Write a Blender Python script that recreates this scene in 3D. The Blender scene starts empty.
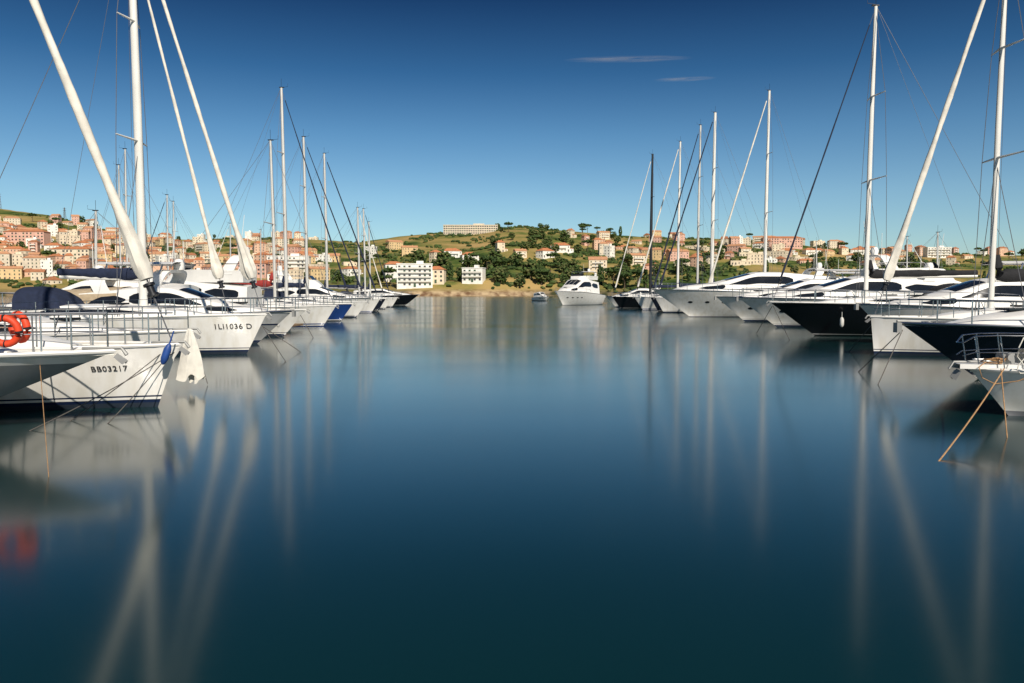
import bpy, math, random
import numpy as np
from mathutils import Vector, Matrix, noise
random.seed(7)
R=random
sc=bpy.context.scene
col=sc.collection
CH=2.2; F=796.0; HY=293.0
def S_of(yw): return (yw-HY)/CH
def lerp(a,b,t): return a+(b-a)*t

# ---------------------------------------------------------------- world / light / camera
AZ=math.radians(160); EL=math.radians(37)
w=bpy.data.worlds.new("World"); sc.world=w; w.use_nodes=True
nt=w.node_tree; bg=nt.nodes["Background"]
sky=nt.nodes.new("ShaderNodeTexSky"); sky.sky_type='NISHITA'; sky.sun_disc=False
sky.sun_elevation=EL; sky.sun_rotation=AZ
sky.air_density=1.0; sky.dust_density=0.2; sky.ozone_density=4
tc=nt.nodes.new("ShaderNodeTexCoord"); sp=nt.nodes.new("ShaderNodeSeparateXYZ")
rp=nt.nodes.new("ShaderNodeValToRGB"); mx=nt.nodes.new("ShaderNodeMix"); mx.data_type='RGBA'; mx.blend_type='MULTIPLY'; mx.inputs[0].default_value=1
nt.links.new(tc.outputs['Generated'],sp.inputs[0]); nt.links.new(sp.outputs[2],rp.inputs[0])
els=rp.color_ramp.elements
stops=[(0.0,(.74,.82,.84)),(.06,(.76,.90,.92)),(.117,(.68,.84,.88)),(.19,(.42,.64,.74)),(.26,(.18,.39,.53)),(.34,(.07,.18,.30)),(.5,(.06,.13,.21)),(.7,(.22,.32,.42)),(1,(.36,.48,.58))]
els[0].position=0; els[0].color=(*stops[0][1],1); els[1].position=1; els[1].color=(*stops[-1][1],1)
for p,c in stops[1:-1]:
    e=els.new(p); e.color=(*c,1)
nt.links.new(sky.outputs[0],mx.inputs[6]); nt.links.new(rp.outputs[0],mx.inputs[7]); nt.links.new(mx.outputs[2],bg.inputs[0])
bg.inputs[1].default_value=0.1
sc.view_settings.view_transform='Standard'; sc.view_settings.look='None'; sc.view_settings.exposure=0
cam=bpy.data.cameras.new("Camera"); co=bpy.data.objects.new("Camera",cam); col.objects.link(co); sc.camera=co
cam.lens=27.98; cam.sensor_width=36; cam.clip_end=20000; cam.clip_start=.1
co.location=(0,0,CH); co.rotation_euler=(math.radians(90-3.487),0,0)
l=bpy.data.lights.new("sun",'SUN'); l.energy=5.0; l.angle=math.radians(.5); l.color=(1,.92,.80)
lo=bpy.data.objects.new("sun",l); col.objects.link(lo)
D=Vector((math.sin(AZ)*math.cos(EL),math.cos(AZ)*math.cos(EL),math.sin(EL))); lo.rotation_euler=D.to_track_quat('Z','Y').to_euler()

# ---------------------------------------------------------------- materials
MC={}
def mat(name,c,rough=.5,metal=0,var=.12,scale=3.0,spec=.5,bump=0,trans=0):
    if name in MC: return MC[name]
    m=bpy.data.materials.new(name); m.use_nodes=True; t=m.node_tree; b=t.nodes["Principled BSDF"]
    b.inputs["Roughness"].default_value=rough; b.inputs["Metallic"].default_value=metal
    b.inputs["Specular IOR Level"].default_value=spec
    tc=t.nodes.new("ShaderNodeTexCoord"); n=t.nodes.new("ShaderNodeTexNoise"); n.inputs["Scale"].default_value=scale; n.inputs["Detail"].default_value=5
    t.links.new(tc.outputs["Object"],n.inputs["Vector"])
    r=t.nodes.new("ShaderNodeValToRGB"); r.color_ramp.elements[0].position=.3; r.color_ramp.elements[1].position=.7
    r.color_ramp.elements[0].color=(*[x*(1-var) for x in c],1); r.color_ramp.elements[1].color=(*[min(1,x*(1+var)) for x in c],1)
    t.links.new(n.outputs["Fac"],r.inputs[0]); t.links.new(r.outputs[0],b.inputs["Base Color"])
    if bump:
        bp=t.nodes.new("ShaderNodeBump"); bp.inputs["Strength"].default_value=bump; bp.inputs["Distance"].default_value=.03
        t.links.new(n.outputs["Fac"],bp.inputs["Height"]); t.links.new(bp.outputs[0],b.inputs["Normal"])
    MC[name]=m; return m
def hullmat(name,top,bands,anti=(.03,.04,.06)):
    if name in MC: return MC[name]
    m=bpy.data.materials.new(name); m.use_nodes=True; t=m.node_tree; b=t.nodes["Principled BSDF"]
    b.inputs["Roughness"].default_value=.22; b.inputs["Coat Weight"].default_value=.3
    tc=t.nodes.new("ShaderNodeTexCoord"); s=t.nodes.new("ShaderNodeSeparateXYZ"); t.links.new(tc.outputs["Object"],s.inputs[0])
    mr=t.nodes.new("ShaderNodeMapRange"); mr.inputs[1].default_value=-1; mr.inputs[2].default_value=3; t.links.new(s.outputs[2],mr.inputs[0])
    r=t.nodes.new("ShaderNodeValToRGB"); r.color_ramp.interpolation='CONSTANT'
    seq=[(-1,anti)]+bands
    r.color_ramp.elements[0].position=0; r.color_ramp.elements[0].color=(*seq[0][1],1)
    r.color_ramp.elements[1].position=(seq[1][0]+1)/4; r.color_ramp.elements[1].color=(*seq[1][1],1)
    for z,c in seq[2:]:
        e=r.color_ramp.elements.new((z+1)/4); e.color=(*c,1)
    t.links.new(mr.outputs[0],r.inputs[0])
    n=t.nodes.new("ShaderNodeTexNoise"); n.inputs["Scale"].default_value=1.3; n.inputs["Detail"].default_value=6
    mp=t.nodes.new("ShaderNodeMapping"); mp.inputs["Scale"].default_value=(3,3,.5); t.links.new(tc.outputs["Object"],mp.inputs[0]); t.links.new(mp.outputs[0],n.inputs["Vector"])
    mm=t.nodes.new("ShaderNodeMix"); mm.data_type='RGBA'; mm.blend_type='MULTIPLY'
    r2=t.nodes.new("ShaderNodeValToRGB"); r2.color_ramp.elements[0].position=.33; r2.color_ramp.elements[0].color=(.82,.79,.72,1); r2.color_ramp.elements[1].position=.56; r2.color_ramp.elements[1].color=(1,1,1,1)
    t.links.new(n.outputs["Fac"],r2.inputs[0]); mm.inputs[0].default_value=.6
    t.links.new(r.outputs[0],mm.inputs[6]); t.links.new(r2.outputs[0],mm.inputs[7]); t.links.new(mm.outputs[2],b.inputs["Base Color"])
    MC[name]=m; return m
WHITE=(.85,.83,.79); NAVY=(.01,.02,.06); BLK=(.008,.009,.012)
H_white=hullmat("hull_white",WHITE,[(.08,NAVY),(.15,WHITE),(.19,NAVY),(.22,WHITE)])
H_white2=hullmat("hull_white_blue_line",WHITE,[(.05,WHITE),(.12,(.03,.07,.22)),(.2,WHITE)],anti=(.02,.04,.15))
H_plain=hullmat("hull_plain_white",WHITE,[(.08,WHITE),(.1,WHITE)],anti=(.25,.25,.27))
H_grey=hullmat("hull_grey",(.24,.25,.26),[(.1,(.24,.25,.26)),(1.08,(.74,.73,.70))],anti=(.03,.03,.03))
H_blue=hullmat("hull_blue",(.02,.06,.2),[(.07,WHITE),(.12,(.015,.05,.2))])
H_black=hullmat("hull_black",BLK,[(.07,(.5,.5,.5)),(.1,BLK)],anti=(.01,.01,.01))
H_navy=hullmat("hull_navy",(.012,.016,.03),[(.07,(.3,.3,.3)),(.1,(.012,.016,.03))],anti=(.01,.01,.01))
H_silver=hullmat("hull_silver",(.35,.36,.37),[(.07,NAVY),(.15,(.35,.36,.37)),(.8,NAVY),(.87,(.6,.6,.6))])
gel=mat("gelcoat",(.82,.80,.76),.35,var=.05)
deckm=mat("deck_gelcoat",(.64,.62,.56),.6,var=.08,scale=20)
teak=mat("teak",(.30,.19,.10),.7,var=.25,scale=14)
glass=mat("dark_glass",(.012,.015,.02),.08,var=.2)
steel=mat("stainless_steel",(.55,.55,.55),.25,metal=1,var=.1)
galv=mat("galvanised_anchor",(.30,.30,.29),.6,metal=.4)
alu=mat("mast_aluminium",(.62,.60,.56),.42,metal=.25,var=.08,scale=1)
mwhite=mat("mast_white",(.74,.72,.67),.4,var=.06,scale=1)
mblack=mat("mast_black",(.015,.015,.018),.4)
wirem=mat("rigging_wire",(.16,.16,.17),.5,metal=.3)
ropeg=mat("rope_grey",(.10,.09,.08),.9,scale=30)
ropeo=mat("rope_tan",(.42,.24,.11),.9,scale=30,var=.3)
sailw=mat("sail_cloth",(.70,.66,.58),.85,var=.16,scale=3,bump=.6)
sailb=mat("sail_cloth_navy",(.012,.018,.04),.85,var=.2,scale=5,bump=.4)
canv_b=mat("canvas_navy",(.012,.02,.05),.9,var=.25,scale=6,bump=.5)
canv_k=mat("canvas_black",(.015,.015,.017),.9,var=.25,scale=6,bump=.5)
canv_t=mat("canvas_tan",(.42,.33,.22),.9,var=.15,scale=6,bump=.5)
canv_w=mat("canvas_white",(.70,.67,.60),.85,var=.1,scale=6,bump=.5)
canv_r=mat("canvas_red",(.30,.03,.025),.85,var=.2,scale=6,bump=.5)
orange=mat("buoy_orange",(.72,.06,.015),.6,var=.15,scale=8)
fendw=mat("fender_white",(.65,.64,.60),.5,var=.15,scale=8)
fendb=mat("fender_blue",(.02,.07,.28),.5,var=.15,scale=8)
blacktxt=mat("lettering_black",(.012,.012,.014),.5)

# ---------------------------------------------------------------- mesh builder
class MB:
    def __init__(s): s.v=[];s.f=[];s.m=[]
    def add(s,v,f,mi=0):
        o=len(s.v); s.v+= [tuple(p) for p in v]; s.f+=[tuple(i+o for i in q) for q in f]; s.m+=[mi]*len(f)
    def grid(s,rows,mi=0,closed=False):
        n=len(rows[0]); v=[p for r in rows for p in r]; f=[]
        for i in range(len(rows)-1):
            for j in range(n if closed else n-1):
                k=(j+1)%n
                f.append((i*n+j,i*n+k,(i+1)*n+k,(i+1)*n+j))
        s.add(v,f,mi)
    def tube(s,pts,r,n=8,mi=0,squash=1.0):
        pts=[Vector(p) for p in pts]; N=len(pts)
        if not isinstance(r,(list,tuple)): r=[r]*N
        rows=[]
        for i,p in enumerate(pts):
            t=(pts[min(i+1,N-1)]-pts[max(i-1,0)])
            if t.length<1e-6: t=Vector((0,0,1))
            t.normalize()
            ref=Vector((0,0,1)) if abs(t.z)<.95 else Vector((1,0,0))
            a=t.cross(ref).normalized(); b=t.cross(a).normalized()
            rows.append([p+(a*math.cos(2*math.pi*k/n)*squash+b*math.sin(2*math.pi*k/n))*r[i] for k in range(n)])
        s.grid(rows,mi,True)
        o=len(s.v)
        s.f.append(tuple(range(o-n,o))); s.m.append(mi)
        s.f.append(tuple(range(o-n*N,o-n*N+n))[::-1]); s.m.append(mi)
    def box(s,c,sz,mi=0,rz=0):
        x,y,z=c; a,b,h=sz[0]/2,sz[1]/2,sz[2]/2; cs,sn=math.cos(rz),math.sin(rz)
        v=[]
        for k in (-h,h):
            for (i,j) in ((-a,-b),(a,-b),(a,b),(-a,b)): v.append((x+i*cs-j*sn,y+i*sn+j*cs,z+k))
        s.add(v,[(3,2,1,0),(4,5,6,7),(0,1,5,4),(1,2,6,5),(2,3,7,6),(3,0,4,7)],mi)
    def mesh(s,name,mats,smooth=True,ang=40):
        me=bpy.data.meshes.new(name); me.from_pydata(s.v,[],s.f)
        for m in mats: me.materials.append(m)
        me.polygons.foreach_set("material_index",s.m)
        if smooth:
            me.shade_smooth(); me.set_sharp_from_angle(angle=math.radians(ang))
        me.update(); return me
    def obj(s,name,parent,mats,smooth=True,ang=40,**kw):
        if not isinstance(mats,(list,tuple)): mats=[mats]
        o=bpy.data.objects.new(name,s.mesh(name,mats,smooth,ang)); col.objects.link(o)
        if parent: o.parent=parent
        for k,v in kw.items(): o[k]=v
        return o
def empty(name,loc,rz,label,cat,group=None):
    e=bpy.data.objects.new(name,None); e.empty_display_size=.5; col.objects.link(e)
    e.location=loc; e.rotation_euler=(0,0,rz); e["label"]=label; e["category"]=cat
    if group: e["group"]=group
    return e

# ---------------------------------------------------------------- hull
class Hull:
    def __init__(s,L,B,fb,rake,draft=.5,sheer=.2,flare=.45,stern=.15,blunt=2.2):
        s.L,s.B,s.fb,s.rake,s.draft,s.sheer,s.flare,s.so,s.bl=L,B,fb,rake,draft,sheer,flare,stern,blunt
    def zs(s,t): return s.fb*(1-s.sheer*(1-t)**1.4)
    def zk(s,t):
        u=max(0,(t-.45)/.55); return -s.draft*(1-.9*u**2.5)*(1 if t>.2 else .5+.5*t/.2)
    def bh(s,t):
        if t<.45: p=.80+.20*math.sin(math.pi*.5*t/.45)
        else:
            u=(t-.45)/.55; p=max(0,1-u**s.bl)**.85
        return s.B/2*p
    def X(s,t,v): return -s.L/2+s.so*(1-v)+t*(s.L-s.so*(1-v)-s.rake*(1-v))
    def y(s,t,v): return s.bh(t)*max(v,0)**(.28+s.flare*t**2)
    def pt(s,t,v,sd=1): return (s.X(t,v),sd*s.y(t,v),lerp(s.zk(t),s.zs(t),v))
    def side(s,x,z):
        t=(x+s.L/2)/s.L
        for _ in range(12):
            t=min(max(t,0),1); v=(z-s.zk(t))/(s.zs(t)-s.zk(t)); v=min(max(v,0.001),1)
            t=(x+s.L/2-s.so*(1-v))/(s.L-s.so*(1-v)-s.rake*(1-v))
        t=min(max(t,0),1)
        return s.y(t,v)
    def tx(s,x): return min(max((x+s.L/2)/s.L,0),1)
    def dz(s,x): return s.zs(s.tx(x))
    def db(s,x): return s.bh(s.tx(x))
    def build(s,par,m,dm,rubm):
        mb=MB(); nt_,nv=40,12; rows=[]
        for i in range(nt_+1):
            t=1-(1-i/nt_)**1.25
            r=[s.pt(t,1-j/nv,1) for j in range(nv)]+[s.pt(t,j/nv,-1) for j in range(nv+1)]
            rows.append(r)
        mb.grid(rows); n=2*nv+1; mb.f.append(tuple(range(n))); mb.m.append(0)
        h=mb.obj("hull",par,m,ang=50)
        mb=MB(); rows=[]
        for i in range(nt_+1):
            t=1-(1-i/nt_)**1.25; x,yy,z=s.pt(t,1); yy=max(yy-.03,0)
            rows.append([(x,yy*k,z-.05+.06*(1-k*k)) for k in (-1,-.6,-.2,.2,.6,1)])
        mb.grid(rows); mb.obj("deck",par,dm)
        mb=MB()
        pts=[(lambda p:(p[0]+.01,p[1],p[2]+.015))(s.pt(min(1,i/30),1,1)) for i in range(31)]
        pts+=[(lambda p:(p[0]+.01,p[1],p[2]+.015))(s.pt(i/30,1,-1)) for i in range(29,-1,-1)]
        mb.tube(pts,.035,6)
        mb.obj("toe_rail",par,rubm)
        return h
    def patch(s,par,name,m,x0,x1,z0,z1,sds=(1,-1),n=14,oval=False,slope=0):
        for sd in sds:
            mb=MB(); rows=[]
            for i in range(n+1):
                u=i/n; x=lerp(x0,x1,u)
                k=math.sqrt(max(0.02,1-(2*u-1)**2)) if oval else min(1,min(u,1-u)*5+.35)
                zc=(z0+z1)/2+slope*u; hh=(z1-z0)/2*k
                rows.append([(x,sd*(s.side(x,z)+.012),z) for z in (zc-hh,zc,zc+hh)])
            mb.grid(rows); mb.obj(name,par,m)
    def rail(s,par,t0,hs,r,inset=.06,t_end=1.0,posts=1.1,rp=None):
        mb=MB(); top=max(hs)
        path=[]
        N=24
        for sd in (1,-1):
            seq=[lerp(t0,t_end,i/N) for i in range(N+1)]
            pts=[(s.X(t,1)-.05,sd*max(0,s.bh(t)-inset),s.zs(t)) for t in seq]
            path.append(pts)
        for h in hs:
            p=[(x,y,z+h*min(1,(i+1)/2 if i==0 else 1)) for i,(x,y,z) in enumerate(path[0])]+[(x,y,z+h) for x,y,z in reversed(path[1])]
            mb.tube(p,r if h==top else r*.7,6)
        k=max(1,int(posts*N/max(.1,s.L*(t_end-t0))))
        for pts in path:
            for i in range(0,N+1,k):
                x,y,z=pts[i]; mb.tube([(x,y,z-.03),(x,y*.99,z+top)],r*(rp or 1),6)
        mb.obj("guard_rail",par,steel)

class Shell:
    def __init__(s,st,camber=.08,sm=2,n=36):
        st=sorted(st); xs=np.array([a[0] for a in st]); A=np.array(st)
        s.xs=np.linspace(xs[0],xs[-1],n); s.a=[np.interp(s.xs,xs,A[:,k]) for k in range(1,5)]
        for _ in range(sm):
            for q in s.a:
                q[1:-1]=(q[:-2]+2*q[1:-1]+q[2:])/4
        s.c=camber
    def at(s,x): return [float(np.interp(x,s.xs,q)) for q in s.a]
    def sidep(s,x,f,sd=1,off=0):
        wb,wt,zb,zt=s.at(x); return (x,sd*(lerp(wb,wt,f**1.4)+off),lerp(zb,zt,f))
    def roofp(s,x,k,off=0):
        wb,wt,zb,zt=s.at(x); return (x,wt*k,zt+s.c*(1-k*k)*(min(1,(zt-zb)/.4))+off)
    def build(s,par,name,m):
        mb=MB(); rows=[]
        for x in s.xs:
            fs=(0,.25,.5,.75,.9,1)
            r=[s.sidep(x,f,-1) for f in fs]+[s.roofp(x,k) for k in (-.9,-.6,-.2,.2,.6,.9)]+[s.sidep(x,f,1) for f in reversed(fs)]
            rows.append(r)
        mb.grid(rows); n=len(rows[0])
        mb.f.append(tuple(range(n))); mb.m.append(0)
        o=len(mb.v); mb.f.append(tuple(range(o-n,o))[::-1]); mb.m.append(0)
        return mb.obj(name,par,m,ang=38)
    def window(s,par,m,x0,x1,f0,f1,sds=(1,-1),taper=1,n=16,name="window"):
        for sd in sds:
            mb=MB(); rows=[]
            for i in range(n+1):
                u=i/n; x=lerp(x0,x1,u); k=min(1,(1-u)*3+.15)*min(1,u*6+.5) if taper else 1
                fc=(f0+f1)/2; fh=(f1-f0)/2*k
                rows.append([s.sidep(x,fc+fh*q,sd,.014) for q in (-1,-.3,.3,1)])
            mb.grid(rows); mb.obj(name,par,m)
    def front(s,par,m,x0,x1,w=.85,name="windscreen",n=10):
        mb=MB(); rows=[]
        for i in range(n+1):
            x=lerp(x0,x1,i/n); rows.append([s.roofp(x,w*k,.014) for k in (-1,-.66,-.33,0,.33,.66,1)])
        mb.grid(rows); mb.obj(name,par,m)

def wires(par,segs,r,m,name="shroud"):
    mb=MB()
    for a,b in segs: mb.tube([a,b],r,5)
    return mb.obj(name,par,m)

def furled(par,top,bot,r,m,seed=0,bulge=1.0):
    rr=random.Random(seed); top=Vector(top); bot=Vector(bot); mb=MB(); N=70; rows=[]; n=14
    d=(top-bot).normalized(); a_=d.cross(Vector((0,1,0))).normalized(); b_=d.cross(a_)
    for i in range(N+1):
        u=i/N; p=bot.lerp(top,u)
        k=lerp(1.1,.55,u)*(1+rr.uniform(-.05,.05))
        fl=0
        if u<.15: fl=(1-u/.15)**1.3*(1 if u>.02 else (.3+.7*u/.02))*bulge
        row=[]
        for j in range(n):
            a=2*math.pi*j/n
            f=1+.10*math.sin(a*2+u*26)+fl*(.9+.55*math.sin(a*3+seed+u*9)+.25*math.sin(a*5+u*31))
            row.append(p+(a_*math.cos(a)+b_*math.sin(a)*.85)*r*k*f)
        rows.append(row)
    mb.grid(rows,0,True); mb.f.append(tuple(range(n))); mb.m.append(0)
    mb.obj("furled_sail",par,m)
    mb=MB(); b0=bot-d*.35
    mb.tube([b0,b0+d*.05,b0+d*.06,b0+d*.2,b0+d*.21,b0+d*.26],[.11,.11,.07,.07,.11,.11],10); mb.obj("furling_drum",par,mblack)
    wires(par,[(bot-d*1.3,top+d*.6)],.014,wirem,"forestay")

def make_text(par,hull,txt,xc,zc,size,sd,flip,label=None):
    c=bpy.data.curves.new("t",'FONT'); c.body=txt; c.size=size; c.align_x='CENTER'; c.align_y='CENTER'; c.space_character=1.12; c.offset=size*.012
    o=bpy.data.objects.new("t",c); col.objects.link(o)
    dg=bpy.context.evaluated_depsgraph_get(); dg.update()
    me=bpy.data.meshes.new_from_object(o.evaluated_get(dg)); bpy.data.objects.remove(o)
    for v in me.vertices:
        x=xc+(v.co.x if not flip else -v.co.x); z=zc+v.co.y
        v.co=(x,sd*(hull.side(x,z)+.02),z)
    me.materials.clear(); me.materials.append(blacktxt); me.name="registration_number"
    q=bpy.data.objects.new("registration_number",me); col.objects.link(q); q.parent=par
    if label: q["label"]=label

def sailboat(bowpx,d,side,L,B,fb,rake,hm,mast_h=14,mast_off=4.5,yaw=0,mm=None,furl=None,furl_r=.09,cover=canv_b,hood=canv_b,dm=None,
             wr=.012,inner=False,bimini=None,label="white sailing yacht",group=None,text=None,bulge=.3,mr=.1,rub=None,shear=.2,cabinwin=True,draft=.5,blunt=2.2,rig=True,boomf=.40):
    S=F/d; bx=(bowpx-512)/S; rz=(0 if side<0 else math.pi)+yaw
    dv=Vector((math.cos(rz),math.sin(rz),0))
    loc=Vector((bx,d,0))-dv*L/2
    e=empty("sailing_yacht",loc,rz,label,"sailboat",group)
    mm=mm or alu; dm=dm or deckm
    H=Hull(L,B,fb,rake,sheer=shear,draft=draft,blunt=blunt); H.build(e,hm,dm,rub or gel)
    xm=L/2-mast_off; zd=H.dz(xm)
    h=.42
    sh=Shell([(-.18*L,.30*B,.25*B,H.dz(-.18*L)-.06,H.dz(-.18*L)+h*1.1),(0,.33*B,.27*B,H.dz(0)-.06,H.dz(0)+h*1.05),(.16*L,.27*B,.21*B,H.dz(.16*L)-.06,H.dz(.16*L)+h*.8),
              (.27*L,.17*B,.12*B,H.dz(.27*L)-.06,H.dz(.27*L)+h*.4),(.33*L,.08*B,.05*B,H.dz(.33*L)-.06,H.dz(.33*L)+.03)],.06)
    sh.build(e,"coachroof",gel)
    if cabinwin: sh.window(e,glass,-.13*L,.17*L,.38,.78,taper=1)
    for xh in (.2*L,.06*L):
        mb=MB(); p=sh.roofp(xh,0); mb.box((p[0],0,p[2]+.03),(.5,.5,.06)); mb.obj("hatch",e,glass)
    for sd in (1,-1):
        mb=MB()
        mb.grid([[ (x,sd*(.33*B),H.dz(x)-.05),(x,sd*(.31*B),H.dz(x)+.32),(x,sd*(.24*B),H.dz(x)+.32),(x,sd*.22*B,H.dz(x)-.05)] for x in np.linspace(-.42*L,-.17*L,8)])
        mb.obj("cockpit_coaming",e,gel)
    mb=MB(); cx=-.33*L; cz=H.dz(cx)+.75; n=20
    mb.tube([(cx,.45*math.cos(2*math.pi*i/n),cz+.45*math.sin(2*math.pi*i/n)) for i in range(n+1)],.02,6)
    for i in range(3):
        a=math.pi*i/3; mb.tube([(cx,.45*math.cos(a),cz+.45*math.sin(a)),(cx,-.45*math.cos(a),cz-.45*math.sin(a))],.012,5)
    mb.tube([(cx+.08,0,cz),(cx+.1,0,cz-.9)],.07,8); mb.obj("steering_wheel",e,steel)
    if hood:
        mb=MB(); rows=[]; x0=-.17*L
        for i in range(9):
            u=i/8; x=lerp(x0-.5,x0+1.15,u); hh=.78*math.sqrt(max(0,1-max(0,(u-.3)/.7)**2))+.02; ww=.29*B
            rows.append([(x,ww*math.cos(a),H.dz(x)+.38+hh*abs(math.sin(a))**.6) for a in np.linspace(0,math.pi,13)])
        mb.grid(rows); mb.obj("sprayhood",e,hood)
    if bimini:
        mb=MB(); rows=[]
        for x in np.linspace(-.44*L,-.22*L,7):
            rows.append([(x,.34*B*math.cos(a),H.dz(x)+1.75+.28*math.sin(a)-.05*abs(x+.33*L)) for a in np.linspace(0,math.pi,11)])
        mb.grid(rows); mb.obj("bimini_awning",e,bimini)
        mb=MB()
        for x in (-.43*L,-.33*L,-.23*L):
            for sd in (1,-1): mb.tube([(-.33*L+(x+.33*L)*.4,sd*.36*B,H.dz(x)),(x,sd*.34*B,H.dz(x)+1.75)],.015,6)
        mb.obj("awning_frame",e,steel)
    hr=.62
    H.rail(e,.74,(hr,hr*.5),.014 if d<40 else .02,t_end=.995,posts=.9)
    mb=MB()
    for sd in (1,-1):
        seq=[lerp(.02,.76,i/8) for i in range(9)]
        P=[(H.X(t,1),sd*(H.bh(t)-.06),H.zs(t)) for t in seq]
        for p in P: mb.tube([p,(p[0],p[1],p[2]+hr)],.014,6)
        for hh in (hr,hr*.5): mb.tube([(p[0],p[1],p[2]+hh-.01) for p in P],.007 if d<40 else .012,5)
    t=.02; mb.tube([(H.X(t,1),H.bh(t)*k,H.zs(t)+hr) for k in (-1,0,1)],.015,6)
    mb.obj("lifeline",e,steel)
    mb=MB(); bz=H.fb
    mb.tube([(L/2-.5,0,bz+.05),(L/2+.12,0,bz+.06),(L/2+.2,0,bz-.05)],.03,6)
    mb.grid([[(L/2+.05,-.13,bz-.08),(L/2+.05,0,bz-.02),(L/2+.05,.13,bz-.08)],[(L/2+.15,-.06,bz-.2),(L/2+.22,0,bz-.14),(L/2+.15,.06,bz-.2)]])
    mb.obj("anchor",e,galv)
    if not rig: return e,H
    mb=MB(); zt=mast_h
    mb.tube([(xm,0,zd-.02),(xm-.03,0,lerp(zd,zt,.5)),(xm-.12,0,zt)],[mr,mr,mr*.7],12,squash=.75); m_=mb.obj("mast",e,mm)
    mb=MB(); mb.tube([(xm-.12,0,zt),(xm-.12,0,zt+.7)],.012,5); mb.tube([(xm-.12,.1,zt+.05),(xm+.35,.1,zt+.12),(xm+.35,.1,zt+.35)],.012,5); mb.box((xm-.1,0,zt+.04),(.35,.12,.06)); mb.obj("masthead_antenna",e,mblack)
    sps=(.42,.70) if mast_h>13 else (.5,)
    segs=[]
    for k,f in enumerate(sps):
        z=lerp(zd,zt,f); wv=.34*B*(1-.28*k)
        for sd in (1,-1):
            mb=MB(); mb.tube([(xm,0,z),(xm-.25,sd*wv,z+.04)],[.045,.025],6)
            mb.obj("spreader",e,mm)
    ch=.42*B
    for sd in (1,-1):
        a=(xm-.25,sd*ch,zd)
        for k,f in enumerate(sps):
            z=lerp(zd,zt,f)+.04; b=(xm-.25,sd*.34*B*(1-.28*k),z); segs.append((a,b)); a=b
        segs.append((a,(xm-.12,0,zt*.985)))
        segs.append(((xm-.35,sd*ch,zd),(xm,0,lerp(zd,zt,sps[0])-.1)))
    segs.append(((-L/2+.1,0,H.dz(-L/2)+.05),(xm-.15,0,zt)))
    wires(e,segs,wr,wirem)
    wires(e,[((xm+mr+.05,.03,zd+1.2),(xm-.02,.03,zt*.97)),((xm-mr-.12,-.04,zd+1.4),(xm-.2,-.04,zt*.98))],wr*.55,ropeg,"halyard")
    zb=zd+1.35; bl=min(boomf*L,xm+L/2-1.2)
    mb=MB(); mb.tube([(xm-.1,0,zb),(xm-.1-bl,0,zb+.08)],.07,8); mb.obj("boom",e,mm)
    wires(e,[((xm-.1-bl,0,zb+.1),(xm-.15,0,zt))],wr*.6,wirem,"topping_lift")
    if cover:
        rr=random.Random(int(bowpx)); mb=MB(); N=18
        mb.tube([(xm-.16,0,zb+.9),(xm-.2,0,zb+.45)]+[(xm-.25-bl*.97*i/N,0,zb+.17+.08*i/N) for i in range(N+1)],
                [.09,.17]+[lerp(.24,.13,i/N)*(1+rr.uniform(-.1,.1)) for i in range(N+1)],10,squash=.75)
        mb.obj("sail_cover",e,cover)
    fs_top=Vector((xm-.05,0,zt*.985)); fs_bot=Vector((L/2-.12,0,H.fb+.05))
    if furl:
        dd=(fs_top-fs_bot).normalized(); furled(e,fs_top-dd*.7,fs_bot+dd*1.3,furl_r,furl,int(bowpx),bulge)
    else: wires(e,[(fs_bot,fs_top)],wr,wirem,"forestay")
    if inner:
        b=Vector((L/2-1.35,0,H.dz(L/2-1.3)+.05)); t_=Vector((xm-.03,0,zt*.90)); dd=(t_-b).normalized(); furled(e,t_-dd*.6,b+dd*1.3,furl_r*.8,furl or sailw,5,bulge)
    if text:
        txt,xb,z,size,sd=text; make_text(e,H,txt,L/2-xb,z,size,sd,flip=(sd>0),label="black registration lettering on white bow")
    return e,H

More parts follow.
